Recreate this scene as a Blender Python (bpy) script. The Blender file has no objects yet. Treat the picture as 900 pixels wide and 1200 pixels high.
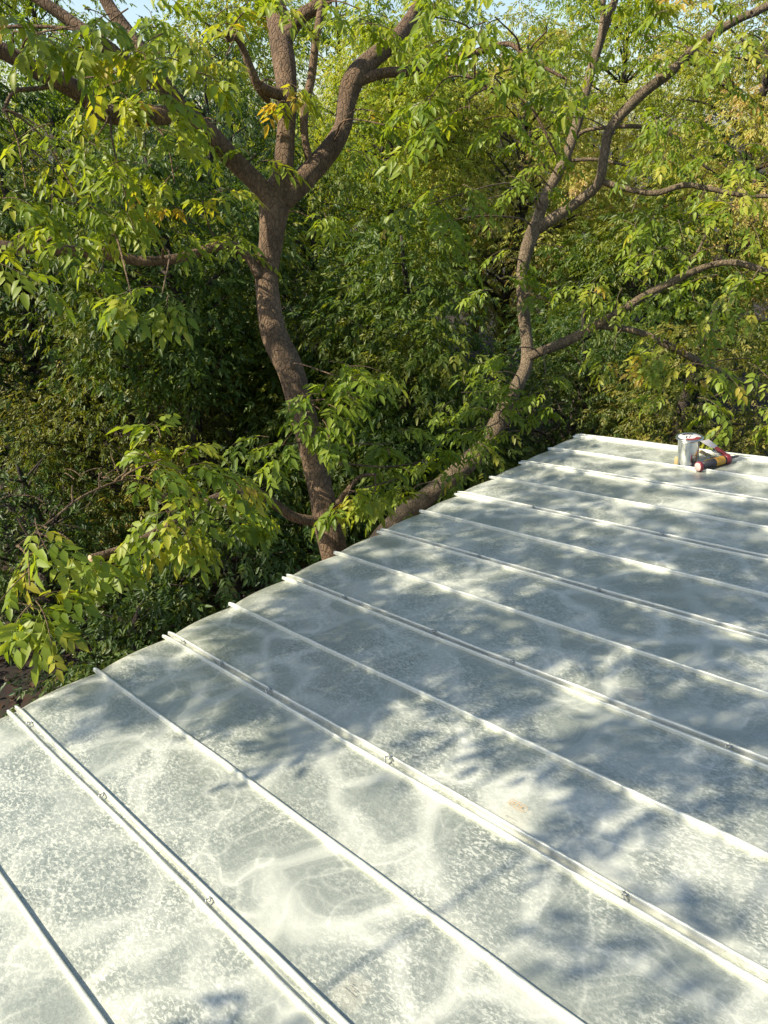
import bpy, math, random
import numpy as np
from mathutils import Vector, Matrix, noise

R = math.radians
random.seed(7)
rng = np.random.default_rng(11)
scene = bpy.context.scene
COL = scene.collection

# ------------------------------------------------------------------ camera
FPX, CX, CY = 880.0, 450.0, 600.0
PITCH = math.atan2(452.0, FPX)
CAMZ = 5.2
cam = bpy.data.cameras.new('camera')
cam.sensor_fit = 'HORIZONTAL'
cam.sensor_width = 36.0
cam.lens = 36.0 * FPX / 900.0
cam.clip_start = 0.05
cam.clip_end = 3000
camo = bpy.data.objects.new('camera', cam)
camo.location = (0, 0, CAMZ)
camo.rotation_euler = (math.pi / 2 - PITCH, 0, 0)
COL.objects.link(camo)
scene.camera = camo

# ------------------------------------------------------------------ sky, sun, exposure
SUN_EL, SUN_FWD = R(43), R(-13)          # sun stands to the left, a touch behind
S = np.array([-math.cos(SUN_EL) * math.cos(SUN_FWD), math.cos(SUN_EL) * math.sin(SUN_FWD), math.sin(SUN_EL)])
world = bpy.data.worlds.new('World')
scene.world = world
world.use_nodes = True
nt = world.node_tree
sky = nt.nodes.new('ShaderNodeTexSky')
sky.sky_type = 'NISHITA'
sky.sun_disc = False
sky.sun_elevation = SUN_EL
sky.sun_rotation = math.atan2(S[0], S[1])
sky.air_density = 1.0
sky.dust_density = 1.2
sky.ozone_density = 1.0
bg = nt.nodes['Background']
bg.inputs['Strength'].default_value = 0.125
nt.links.new(sky.outputs[0], bg.inputs['Color'])
sun = bpy.data.lights.new('sun', 'SUN')
sun.energy = 5.0
sun.angle = R(0.53)
sun.color = (1.0, 0.905, 0.71)
suno = bpy.data.objects.new('sun', sun)
suno.rotation_euler = Vector(-S).to_track_quat('-Z', 'Y').to_euler()
suno.location = (-20, 2, 25)
COL.objects.link(suno)
scene.view_settings.view_transform = 'Standard'
scene.view_settings.look = 'None'
scene.view_settings.gamma = 1.0
scene.view_settings.exposure = 0.70
scene.view_settings.use_curve_mapping = False
scene.render.engine = 'CYCLES'
scene.cycles.use_denoising = True
scene.cycles.max_bounces = 7
scene.cycles.diffuse_bounces = 4
scene.cycles.glossy_bounces = 3
scene.cycles.transmission_bounces = 5
scene.cycles.sample_clamp_indirect = 6.0
scene.cycles.caustics_reflective = False
scene.cycles.caustics_refractive = False

# ------------------------------------------------------------------ geometry helpers
_c, _s = math.cos(PITCH), math.sin(PITCH)


def at(x, y, d):
    """point seen at photo pixel (x, y), d metres ahead along the lens axis"""
    X, Y = (x - CX) / FPX, (CY - y) / FPX
    return np.array([X * d, (_c + Y * _s) * d, CAMZ + (Y * _c - _s) * d])


def project(P):
    P = np.atleast_2d(P)
    q = P - np.array([0, 0, CAMZ])
    z = q[:, 1] * _c - q[:, 2] * _s
    yy = q[:, 1] * _s + q[:, 2] * _c
    zz = np.where(np.abs(z) < 1e-3, 1e-3, z)
    return CX + FPX * q[:, 0] / zz, CY - FPX * yy / zz, z


def unit(v):
    v = np.asarray(v, float)
    return v / np.maximum(np.linalg.norm(v, axis=-1, keepdims=True), 1e-9)


def link(o, parent=None):
    COL.objects.link(o)
    if parent is not None:
        o.parent = parent
    return o


def empty(name, label=None, cat=None, group=None, loc=(0, 0, 0)):
    o = bpy.data.objects.new(name, None)
    o.location = loc
    o.empty_display_size = 0.2
    COL.objects.link(o)
    if label:
        o['label'] = label
    if cat:
        o['category'] = cat
    if group:
        o['group'] = group
    return o


class MB:
    """collects polygons for one mesh"""

    def __init__(self):
        self.v, self.f, self.mi = [], [], []

    def add(self, verts, faces, mi=0):
        b = len(self.v)
        self.v += [tuple(map(float, p)) for p in verts]
        self.f += [tuple(i + b for i in f) for f in faces]
        self.mi += [mi] * len(faces)

    def box(self, a, b, mi=0):
        (x0, y0, z0), (x1, y1, z1) = a, b
        self.add([(x0, y0, z0), (x1, y0, z0), (x1, y1, z0), (x0, y1, z0), (x0, y0, z1), (x1, y0, z1), (x1, y1, z1), (x0, y1, z1)],
                 [(0, 3, 2, 1), (4, 5, 6, 7), (0, 1, 5, 4), (1, 2, 6, 5), (2, 3, 7, 6), (3, 0, 4, 7)], mi)

    def lathe(self, prof, n=28, mi=0, cap=True):
        vs = []
        for r, z in prof:
            for k in range(n):
                a = 2 * math.pi * k / n
                vs.append((r * math.cos(a), r * math.sin(a), z))
        fs = []
        for i in range(len(prof) - 1):
            for k in range(n):
                k2 = (k + 1) % n
                fs.append((i * n + k, i * n + k2, (i + 1) * n + k2, (i + 1) * n + k))
        if cap:
            fs.append(tuple(reversed(range(n))))
            fs.append(tuple((len(prof) - 1) * n + k for k in range(n)))
        self.add(vs, fs, mi)

    def tube(self, pts, rad, sides=8, cap=True, rough=0.0, mi=0):
        pts = np.asarray(pts, float)
        n = len(pts)
        tan = unit(np.gradient(pts, axis=0))
        ref = np.array([0.3, 0.9, 0.3])
        if abs(unit(ref) @ tan[0]) > 0.9:
            ref = np.array([1.0, 0, 0])
        nx = unit(np.cross(tan[0], ref))
        vs = []
        for i in range(n):
            nx = unit(nx - (nx @ tan[i]) * tan[i])
            ny = np.cross(tan[i], nx)
            for k in range(sides):
                a = 2 * math.pi * k / sides
                r = rad[i]
                if rough:
                    q = pts[i] * 5.0
                    r *= 1 + rough * noise.noise(Vector((q[0] + 2.2 * math.cos(a), q[1] + 2.2 * math.sin(a), q[2] * 0.8)))
                vs.append(pts[i] + r * (math.cos(a) * nx + math.sin(a) * ny))
        fs = []
        for i in range(n - 1):
            for k in range(sides):
                k2 = (k + 1) % sides
                fs.append((i * sides + k, i * sides + k2, (i + 1) * sides + k2, (i + 1) * sides + k))
        if cap:
            fs.append(tuple(reversed(range(sides))))
            fs.append(tuple((n - 1) * sides + k for k in range(sides)))
        self.add(vs, fs, mi)

    def build(self, name, mats, parent=None, smooth=True, obj=True):
        me = bpy.data.meshes.new(name)
        me.from_pydata(self.v, [], self.f)
        for m in (mats if isinstance(mats, (list, tuple)) else [mats]):
            me.materials.append(m)
        me.polygons.foreach_set('material_index', self.mi)
        if smooth:
            me.polygons.foreach_set('use_smooth', [True] * len(self.f))
        me.update()
        if not obj:
            return me
        return link(bpy.data.objects.new(name, me), parent)


def spline(ctrl, per=6):
    """Catmull-Rom through rows of ctrl (any number of columns)"""
    c = np.asarray(ctrl, float)
    if len(c) < 3:
        t = np.linspace(0, 1, per + 1)[:, None]
        return c[0] * (1 - t) + c[-1] * t
    p = np.vstack([2 * c[0] - c[1], c, 2 * c[-1] - c[-2]])
    out = []
    for i in range(1, len(p) - 2):
        for t in np.linspace(0, 1, per, endpoint=False):
            a, b, d, e = p[i - 1], p[i], p[i + 1], p[i + 2]
            out.append(0.5 * (2 * b + (d - a) * t + (2 * a - 5 * b + 4 * d - e) * t * t + (3 * b - a - 3 * d + e) * t ** 3))
    out.append(c[-1])
    return np.array(out)


# ------------------------------------------------------------------ material helpers
def new_mat(name):
    m = bpy.data.materials.new(name)
    m.use_nodes = True
    t = m.node_tree
    return m, t, t.nodes['Principled BSDF'], t.nodes['Material Output']


def N(t, kind, **kw):
    n = t.nodes.new(kind)
    for k, v in kw.items():
        if k in n.inputs:
            n.inputs[k].default_value = v
        else:
            setattr(n, k, v)
    return n


def ramp(t, stops, interp='LINEAR'):
    r = t.nodes.new('ShaderNodeValToRGB')
    r.color_ramp.interpolation = interp
    e = r.color_ramp.elements
    while len(e) < len(stops):
        e.new(0.5)
    for i, (p, c) in enumerate(stops):
        e[i].position = p
        e[i].color = (c, c, c, 1) if isinstance(c, (int, float)) else (*c, 1)
    return r


def mix(t, fac, a, b, blend='MIX'):
    m = t.nodes.new('ShaderNodeMix')
    m.data_type = 'RGBA'
    m.blend_type = blend
    for sock, v in ((m.inputs[0], fac), (m.inputs[6], a), (m.inputs[7], b)):
        if isinstance(v, bpy.types.NodeSocket):
            t.links.new(v, sock)
        elif isinstance(v, (int, float)):
            sock.default_value = v if sock.type == 'VALUE' else (v, v, v, 1)
        else:
            sock.default_value = (*v, 1)
    return m.outputs[2]


def maths(t, op, a, b=0.0, clamp=False):
    m = t.nodes.new('ShaderNodeMath')
    m.operation = op
    m.use_clamp = clamp
    for sock, v in zip(m.inputs, (a, b)):
        if isinstance(v, bpy.types.NodeSocket):
            t.links.new(v, sock)
        else:
            sock.default_value = v
    return m.outputs[0]


def plain(name, color, rough=0.5, metal=0.0, var=0.12, scale=40.0):
    m, t, p, o = new_mat(name)
    tc = N(t, 'ShaderNodeTexCoord')
    n = N(t, 'ShaderNodeTexNoise', Scale=scale, Detail=4.0)
    t.links.new(tc.outputs['Object'], n.inputs['Vector'])
    c = mix(t, n.outputs['Fac'], tuple(x * (1 - var) for x in color), tuple(min(1, x * (1 + var)) for x in color))
    t.links.new(c, p.inputs['Base Color'])
    p.inputs['Roughness'].default_value = rough
    p.inputs['Metallic'].default_value = metal
    return m


def leaf_mat(name, stops, trans=0.48, tcol=(1.5, 1.4, 0.5), rough=0.43, per_object=False):
    m, t, p, o = new_mat(name)
    if per_object:
        oi = N(t, 'ShaderNodeObjectInfo')
        fac = oi.outputs['Random']
    else:
        a = N(t, 'ShaderNodeAttribute', attribute_name='tint')
        fac = a.outputs['Fac']
    r = ramp(t, stops)
    t.links.new(fac, r.inputs[0])
    tc = N(t, 'ShaderNodeTexCoord')
    nz = N(t, 'ShaderNodeTexNoise', Scale=35.0, Detail=3.0)
    t.links.new(tc.outputs['Object'], nz.inputs['Vector'])
    base = mix(t, 1.0, r.outputs[0], mix(t, nz.outputs['Fac'], (0.72, 0.72, 0.72), (1.25, 1.25, 1.2)), 'MULTIPLY')
    t.links.new(base, p.inputs['Base Color'])
    p.inputs['Roughness'].default_value = rough
    p.inputs['Specular IOR Level'].default_value = 0.36
    tr = N(t, 'ShaderNodeBsdfTranslucent')
    t.links.new(mix(t, 1.0, base, tcol, 'MULTIPLY'), tr.inputs['Color'])
    mx = N(t, 'ShaderNodeMixShader', Fac=trans)
    t.links.new(p.outputs[0], mx.inputs[1])
    t.links.new(tr.outputs[0], mx.inputs[2])
    t.links.new(mx.outputs[0], o.inputs['Surface'])
    return m


def bark_mat(name, dark, light, scale=9.0):
    m, t, p, o = new_mat(name)
    tc = N(t, 'ShaderNodeTexCoord')
    mp = N(t, 'ShaderNodeMapping')
    mp.inputs['Scale'].default_value = (1, 1, 0.45)
    t.links.new(tc.outputs['Object'], mp.inputs['Vector'])
    n1 = N(t, 'ShaderNodeTexNoise', Scale=scale, Detail=8.0, Roughness=0.65)
    n2 = N(t, 'ShaderNodeTexNoise', Scale=scale * 9, Detail=5.0, Roughness=0.7)
    vo = N(t, 'ShaderNodeTexVoronoi', Scale=scale * 4, feature='DISTANCE_TO_EDGE')
    for x in (n1, n2, vo):
        t.links.new(mp.outputs[0], x.inputs['Vector'])
    r = ramp(t, [(0.3, dark), (0.72, light)])
    t.links.new(n1.outputs['Fac'], r.inputs[0])
    fine = ramp(t, [(0.3, 0.55), (0.7, 1.25)])
    t.links.new(n2.outputs['Fac'], fine.inputs[0])
    c = mix(t, 1.0, r.outputs[0], fine.outputs[0], 'MULTIPLY')
    crack = ramp(t, [(0.0, 0.55), (0.12, 1.0)])
    t.links.new(vo.outputs['Distance'], crack.inputs[0])
    c = mix(t, 0.6, c, mix(t, 1.0, c, crack.outputs[0], 'MULTIPLY'))
    t.links.new(c, p.inputs['Base Color'])
    p.inputs['Roughness'].default_value = 0.9
    b = N(t, 'ShaderNodeBump', Strength=0.9, Distance=0.022)
    t.links.new(maths(t, 'ADD', n2.outputs['Fac'], crack.outputs[0]), b.inputs['Height'])
    t.links.new(b.outputs[0], p.inputs['Normal'])
    return m


# ------------------------------------------------------------------ galvanised roof sheet
def roof_mat(name, dust=1.0, seam=False):
    m, t, p, o = new_mat(name)
    tc = N(t, 'ShaderNodeTexCoord')
    co = tc.outputs['Object']

    def noise_tex(scale, detail=4.0, rough=0.55, vec=None, dist=0.0):
        n = N(t, 'ShaderNodeTexNoise', Scale=scale, Detail=detail, Roughness=rough, Distortion=dist)
        t.links.new(vec or co, n.inputs['Vector'])
        return n

    def warp(scale, amount, vec):
        w = noise_tex(scale, 2.0, 0.5, vec)
        k = N(t, 'ShaderNodeVectorMath', operation='MULTIPLY_ADD')
        t.links.new(w.outputs['Color'], k.inputs[0])
        k.inputs[1].default_value = (amount,) * 3
        t.links.new(vec, k.inputs[2])
        return k.outputs[0]

    def curve(v, stops):
        r = ramp(t, stops)
        t.links.new(v, r.inputs[0])
        return r.outputs[0]
    mul = lambda x, y: maths(t, 'MULTIPLY', x, y)
    add = lambda x, y: maths(t, 'ADD', x, y)
    # every sheet was wiped on its own: shift the pattern from panel to panel
    oi = N(t, 'ShaderNodeObjectInfo')
    sh = N(t, 'ShaderNodeVectorMath', operation='MULTIPLY_ADD')
    t.links.new(oi.outputs['Random'], sh.inputs[0])
    sh.inputs[1].default_value = (13.0, 29.0, 7.0)
    t.links.new(co, sh.inputs[2])
    pc = sh.outputs[0]
    w1 = warp(2.4, 0.42, pc)
    w2 = warp(11.0, 0.045, w1)
    # dried-water islands: pale feathered rims with tide lines, duller speckled insides
    v1 = N(t, 'ShaderNodeTexVoronoi', Scale=3.3, feature='DISTANCE_TO_EDGE')
    t.links.new(w2, v1.inputs['Vector'])
    v2 = N(t, 'ShaderNodeTexVoronoi', Scale=4.6, feature='DISTANCE_TO_EDGE')
    t.links.new(warp(3.0, 0.5, pc), v2.inputs['Vector'])
    streak = noise_tex(30.0, 5.0, 0.7, w1, 1.5).outputs['Fac']
    brk = curve(noise_tex(4.0, 3.0, 0.55, pc).outputs['Fac'], [(0.36, 0.0), (0.60, 1.0)])
    big = curve(noise_tex(1.4, 3.0, 0.55, pc).outputs['Fac'], [(0.34, 0.0), (0.66, 1.0)])
    dist = add(v1.outputs['Distance'], mul(add(streak, -0.5), 0.10))
    rim = curve(dist, [(0.0, 0.92), (0.04, 0.82), (0.08, 0.50), (0.12, 0.18), (0.20, 0.0)])
    line = curve(v2.outputs['Distance'], [(0.0, 0.85), (0.012, 0.65), (0.035, 0.16), (0.08, 0.0)])
    tide = curve(maths(t, 'PINGPONG', add(v1.outputs['Distance'], mul(streak, 0.03)), 0.05), [(0.0, 1.0), (0.010, 0.3), (0.022, 0.0)])
    smear = curve(streak, [(0.40, 0.0), (0.70, 1.0)])
    stain = add(mul(rim, mul(add(mul(big, 0.55), 0.45), 0.66)), mul(mul(line, brk), 0.42))
    stain = add(stain, mul(mul(tide, brk), 0.22))
    stain = maths(t, 'ADD', stain, mul(mul(smear, big), 0.22), True)
    # crisp flecks of spangle
    mp = N(t, 'ShaderNodeMapping')
    mp.inputs['Rotation'].default_value = (0, 0, 0.6)
    mp.inputs['Scale'].default_value = (1.0, 0.5, 1.0)
    t.links.new(co, mp.inputs['Vector'])
    f1 = noise_tex(150.0, 3.0, 0.6, mp.outputs[0], 0.8).outputs['Fac']
    f2 = noise_tex(260.0, 2.0, 0.6).outputs['Fac']
    fleck = curve(f1, [(0.515, 0.0), (0.585, 1.0)])
    pit = curve(f1, [(0.36, 1.0), (0.46, 0.0)])
    grain = curve(f2, [(0.3, 0.0), (0.7, 1.0)])
    zone = curve(noise_tex(2.6, 3.0, 0.6, w1).outputs['Fac'], [(0.36, 0.12), (0.62, 1.0)])
    inside = maths(t, 'SUBTRACT', 1.0, mul(stain, 0.8), True)
    bloom = maths(t, 'ADD', mul(stain, 0.80), mul(mul(mul(fleck, zone), inside), 0.52), True)
    bloom = maths(t, 'MULTIPLY', bloom, dust, True)
    zinc = mix(t, grain, (0.325, 0.357, 0.305), (0.42, 0.445, 0.38))
    zinc = mix(t, mul(mul(pit, zone), 0.5), zinc, (0.16, 0.18, 0.155))
    col = mix(t, bloom, zinc, (0.76, 0.765, 0.675))
    if seam:
        col = mix(t, 0.45, col, (0.78, 0.785, 0.72))
    t.links.new(col, p.inputs['Base Color'])
    met = maths(t, 'SUBTRACT', 0.55 if not seam else 0.35, mul(bloom, 0.45), True)
    t.links.new(met, p.inputs['Metallic'])
    t.links.new(add(mul(bloom, 0.20), add(mul(grain, 0.10), 0.31)), p.inputs['Roughness'])
    p.inputs['Specular IOR Level'].default_value = 0.5
    b = N(t, 'ShaderNodeBump', Strength=0.22, Distance=0.002)
    t.links.new(add(mul(f1, 0.7), mul(streak, 0.8)), b.inputs['Height'])
    t.links.new(b.outputs[0], p.inputs['Normal'])
    return m


MAT_ROOF = roof_mat('galvanised_sheet')
MAT_SEAM = roof_mat('galvanised_seam', 0.7, True)
MAT_CLIP = plain('dull_steel', (0.50, 0.50, 0.45), 0.45, 0.7)
MAT_WALL = plain('lime_plaster', (0.55, 0.50, 0.42), 0.9, 0, 0.1, 6.0)
MAT_WOOD = plain('weathered_board', (0.22, 0.15, 0.09), 0.85, 0, 0.3, 12.0)

# ------------------------------------------------------------------ ground
def ground():
    n = 90
    ext = np.concatenate([-np.geomspace(900, 14, 20), np.linspace(-12, 12, 50), np.geomspace(14, 900, 20)])
    mb_v, mb_f = [], []
    for y in ext:
        for x in ext:
            z = 0.10 * noise.noise(Vector((x * 0.35, y * 0.35, 0.0))) + 0.04 * noise.noise(Vector((x * 1.3, y * 1.3, 3.0)))
            mb_v.append((x, y + 6, z - 0.05))
    for j in range(n - 1):
        for i in range(n - 1):
            mb_f.append((j * n + i, j * n + i + 1, (j + 1) * n + i + 1, (j + 1) * n + i))
    m, t, p, o = new_mat('leaf_litter_soil')
    tc = N(t, 'ShaderNodeTexCoord')
    a = N(t, 'ShaderNodeTexNoise', Scale=0.9, Detail=6.0)
    b = N(t, 'ShaderNodeTexVoronoi', Scale=16.0)
    for x in (a, b):
        t.links.new(tc.outputs['Object'], x.inputs['Vector'])
    r = ramp(t, [(0.35, (0.018, 0.012, 0.008)), (0.55, (0.040, 0.025, 0.016)), (0.75, (0.026, 0.028, 0.012))])
    t.links.new(a.outputs['Fac'], r.inputs[0])
    c = mix(t, 0.5, r.outputs[0], mix(t, 1.0, r.outputs[0], b.outputs['Color'], 'MULTIPLY'))
    t.links.new(c, p.inputs['Base Color'])
    p.inputs['Roughness'].default_value = 0.95
    mb = MB()
    mb.add(mb_v, mb_f)
    g = mb.build('ground', m)
    g['kind'] = 'structure'
    g['label'] = 'dark leaf-littered soil below the trees'


ground()

# ------------------------------------------------------------------ house with its roof
H = 1.5
d1 = unit(at(-450, 365, 1.0) - np.array([0, 0, CAMZ]))
U = unit(at(1419, 148, 1.0) - np.array([0, 0, CAMZ]))
U[2] = 0
U = unit(U)
V = unit(d1 - (d1 @ U) * U)
NN = np.cross(U, V)
RO = np.array([0, 0, CAMZ]) - H * NN
RM = Matrix(((U[0], V[0], NN[0], RO[0]), (U[1], V[1], NN[1], RO[1]), (U[2], V[2], NN[2], RO[2]), (0, 0, 0, 1)))


def roof_uv(x, y):
    r = at(x, y, 1.0) - np.array([0, 0, CAMZ])
    h = r * (-H / (NN @ r))
    return float(h @ U), float(h @ V)


def roof_world(u, v, w=0.0):
    return RO + u * U + v * V + w * NN


PITCHW = 0.3165
U0 = 0.556
EAVE = 2.70
RIDGE = -2.6
K0, K1 = -14, 12
house = empty('house', 'house under a pale galvanised standing-seam metal roof dappled with leaf shade', 'house')
house.matrix_world = RM


def sheet_z(u, v, s):
    a = 0.0035 * noise.noise(Vector((u * 2.1, v * 2.0, 1.7))) + 0.0022 * noise.noise(Vector((u * 5.0, v * 4.0, 7.7)))
    return a * math.sin(math.pi * min(max(s, 0), 1)) ** 0.5 + 0.005 * math.sin(math.pi * s)


def eave_v(u, s):
    return EAVE + 0.012 * noise.noise(Vector((u * 1.3, 4.0, 0))) + 0.022 * math.sin(math.pi * s)


panels = {}
for k in range(K0, K1 + 1):
    ua, ub = U0 + k * PITCHW, U0 + (k + 1) * PITCHW
    if k == K1:
        ub = ua + 0.055
    nu, nv = 10, 84
    if k < -2:
        nv = 30
    mb = MB()
    vs, fs = [], []
    for j in range(nv + 3):
        for i in range(nu + 1):
            s = i / nu
            u = ua + (ub - ua) * s
            ev = eave_v(u, s)
            if k == K1:
                ev -= 0.03 * s
            if j <= nv:
                tt = 1 - (1 - j / nv) ** 1.3
                v = RIDGE + (ev - RIDGE) * tt
                droop = -0.02 * max(0.0, (tt - 0.985) / 0.015) ** 2
                z = sheet_z(u, v, s) * (1 - max(0, (tt - 0.96) / 0.04)) + droop
            elif j == nv + 1:
                v, z = ev + 0.004, -0.034
            else:
                v, z = ev - 0.006, -0.055
            vs.append((u, v, z))
    w = nu + 1
    for j in range(nv + 2):
        for i in range(nu):
            fs.append((j * w + i, j * w + i + 1, (j + 1) * w + i + 1, (j + 1) * w + i))
    mb.add(vs, fs)
    panels[k] = mb.build('roof_panel', MAT_ROOF, house)


def rib_profile(w, h):
    """rounded rib cross-section, u from -w/2 to w/2"""
    pts = [(-w * 0.62, -0.004), (-w * 0.5, 0.12 * h), (-w * 0.42, 0.55 * h), (-w * 0.36, 0.88 * h), (-w * 0.15, h), (w * 0.2, 0.985 * h),
           (w * 0.42, 0.88 * h), (w * 0.46, 0.5 * h), (w * 0.5, 0.1 * h), (w * .58, -0.004)]
    return pts


def seam(k, double):
    mb = MB()
    uk = U0 + k * PITCHW
    ribs = [(-0.0150, 0.0105, 0.0145), (0.0140, 0.0110, 0.0175)] if double else [(0.0, 0.0120, 0.0160)]
    nv = 70 if k >= -3 else 16
    for off, w, h in ribs:
        pr = rib_profile(w, h)
        m = len(pr)
        vs, fs = [], []
        for j in range(nv + 1):
            tt = 1 - (1 - j / nv) ** 1.2
            v = RIDGE + (EAVE - 0.004 - RIDGE) * tt
            wob = 0.0045 * noise.noise(Vector((v * 1.4, uk * 7, off * 40))) + 0.0012 * noise.noise(Vector((v * 7, uk * 7, off * 90)))
            hh = 1 + 0.10 * noise.noise(Vector((v * 4, uk * 3, off * 33))) + 0.06 * noise.noise(Vector((v * 15, uk * 3, off * 31)))
            end = 1.0
            if tt > 0.985:
                end = 1 - 0.45 * ((tt - 0.985) / 0.015) ** 2
            for pu, pz in pr:
                vs.append((uk + off + wob + pu, v, pz * hh * end))
        for j in range(nv):
            for i in range(m - 1):
                fs.append((j * m + i, (j + 1) * m + i, (j + 1) * m + i + 1, j * m + i + 1))
        fs.append(tuple(nv * m + i for i in range(m)))
        mb.add(vs, fs)
    return mb.build('standing_seam', MAT_SEAM, house)


seams = {}
for k in range(K0 + 1, K1 + 1):
    seams[k] = seam(k, k % 2 == 0)


def clip_mesh():
    mb = MB()
    # a bent strap hooked over the gap with a rivet head
    path = spline([(-0.012, -0.004, 0.012), (-0.008, 0.003, 0.026), (0.001, 0.006, 0.024), (0.009, 0.002, 0.030), (0.015, -0.005, 0.022)], 4)
    mb.tube(path, [0.0032] * len(path), 6)
    b = len(mb.v)
    mb.lathe([(0.0065, 0.0), (0.0065, 0.004), (0.004, 0.0065)], 8)
    for i in range(b, len(mb.v)):
        x, y, z = mb.v[i]
        mb.v[i] = (x + 0.004, y - 0.006, z + 0.0215)
    return mb.build('seam_clip', MAT_CLIP, obj=False)


CLIP = clip_mesh()
for k, pts in {0: [(40, 850), (120, 937), (245, 1060)], 2: [(215, 755), (262, 780), (318, 812), (460, 890), (735, 1050)],
               4: [(400, 705), (505, 746), (605, 776), (858, 873)], 6: [(560, 655), (700, 695)], 8: [(620, 600), (770, 633)]}.items():
    for px, py in pts:
        u, v = roof_uv(px, py)
        c = bpy.data.objects.new('seam_clip', CLIP)
        link(c, seams[k])
        c.location = (U0 + k * PITCHW + random.uniform(-.002, .002), v, 0)
        c.rotation_euler = (0, 0, random.uniform(-0.8, 0.8))
        s_ = random.uniform(0.62, 0.85)
        c.scale = (s_, s_, s_)


def patch(name, px, py, ru, rv, mat, panel, wob=0.25, rot=0.0, w=0.0045, square=False):
    u, v = roof_uv(px, py)
    mb = MB()
    n = 26
    ring = []
    for i in range(n):
        a = 2 * math.pi * i / n
        r = 1 + wob * noise.noise(Vector((math.cos(a) * 1.6 + px, math.sin(a) * 1.6 + py, 2)))
        ca, sa = math.cos(a), math.sin(a)
        if square:
            q = 1 / max(abs(ca), abs(sa)) * 0.9
            r *= min(q, 1.15)
        x, y = ca * ru * r, sa * rv * r
        ring.append((x * math.cos(rot) - y * math.sin(rot), x * math.sin(rot) + y * math.cos(rot)))
    s = (u - (U0 + panel * PITCHW)) / PITCHW
    zz = lambda x, y: sheet_z(u + x, v + y, s + x / PITCHW) + w
    vs = [(u, v, zz(0, 0))] + [(u + x * .6, v + y * .6, zz(x * .6, y * .6)) for x, y in ring] + [(u + x, v + y, zz(x, y) - 0.001) for x, y in ring]
    fs = [(0, 1 + i, 1 + (i + 1) % n) for i in range(n)] + [(1 + i, 1 + n + i, 1 + n + (i + 1) % n, 1 + (i + 1) % n) for i in range(n)]
    mb.add(vs, fs)
    o = mb.build(name, mat, panels[panel])
    a = o.data.attributes.new('cover', 'FLOAT', 'POINT')
    a.data.foreach_set('value', [1.0] * (n + 1) + [0.0] * n)
    return o




def film_mat(name, color, amount):
    m = plain(name, color, 0.75, 0, 0.12, 60.0)
    t = m.node_tree
    p, o = t.nodes['Principled BSDF'], t.nodes['Material Output']
    a = N(t, 'ShaderNodeAttribute', attribute_name='cover')
    tc = N(t, 'ShaderNodeTexCoord')
    n = N(t, 'ShaderNodeTexNoise', Scale=70.0, Detail=5.0, Roughness=0.7)
    t.links.new(tc.outputs['Object'], n.inputs['Vector'])
    k = maths(t, 'MULTIPLY', a.outputs['Fac'], maths(t, 'ADD', n.outputs['Fac'], 0.35))
    r = ramp(t, [(0.25, 0.0), (0.55, amount)])
    t.links.new(k, r.inputs[0])
    tr = N(t, 'ShaderNodeBsdfTransparent')
    mx = N(t, 'ShaderNodeMixShader')
    t.links.new(r.outputs[0], mx.inputs[0])
    t.links.new(tr.outputs[0], mx.inputs[1])
    t.links.new(p.outputs[0], mx.inputs[2])
    t.links.new(mx.outputs[0], o.inputs['Surface'])
    return m


MAT_RESIDUE = film_mat('dried_residue', (0.52, 0.52, 0.45), 0.6)
MAT_SMUDGE = film_mat('pale_smudge', (0.64, 0.63, 0.54), 0.22)
MAT_INK_O = plain('orange_ink', (0.50, 0.30, 0.12), 0.7, 0, 0.25, 200.0)
MAT_INK_D = plain('grey_ink', (0.26, 0.25, 0.21), 0.7, 0, 0.3, 200.0)
patch('dried_residue', 741, 814, 0.034, 0.05, MAT_RESIDUE, 4, 0.35)
patch('pale_smudge', 603, 955, 0.045, 0.06, MAT_SMUDGE, 2, 0.3, 0.0, 0.003, True)
patch('pale_smudge', 413, 1164, 0.045, 0.05, MAT_SMUDGE, 0, 0.3, 0.0, 0.003, True)


def stamp(px, py, panel, mat, frame, strokes, w, h):
    """worn inspection stamp: thin ink strokes on the sheet, run along the seam"""
    u, v = roof_uv(px, py)
    s = (u - (U0 + panel * PITCHW)) / PITCHW
    mb = MB()

    def bar(x0, y0, x1, y1, th):
        a, b = np.array([x0, y0]), np.array([x1, y1])
        d = unit(b - a)
        q = np.array([-d[1], d[0]]) * th / 2
        # text runs down the slope of the seam: local x -> -v, local y -> u
        P = [a - q, b - q, b + q, a + q]
        z = sheet_z(u, v, s) + 0.0062
        lo = [(u + y, v - x, z) for x, y in P]
        mb.add(lo, [(0, 1, 2, 3)])
    if frame:
        r = 0.25 * h
        prev = None
        for i in range(25):
            a = 2 * math.pi * i / 24
            x = math.copysign(min(abs(math.cos(a)) * 1.35, 1), math.cos(a)) * w / 2
            y = math.copysign(min(abs(math.sin(a)) * 1.25, 1), math.sin(a)) * h / 2
            if prev and i % 7 != 3:
                bar(*prev, x, y, 0.0016)
            prev = (x, y)
    for x0, y0, x1, y1 in strokes:
        bar(x0 * w, y0 * h, x1 * w, y1 * h, 0.0017)
    return mb.build('ink_stamp', mat, panels[panel], smooth=False)


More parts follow.
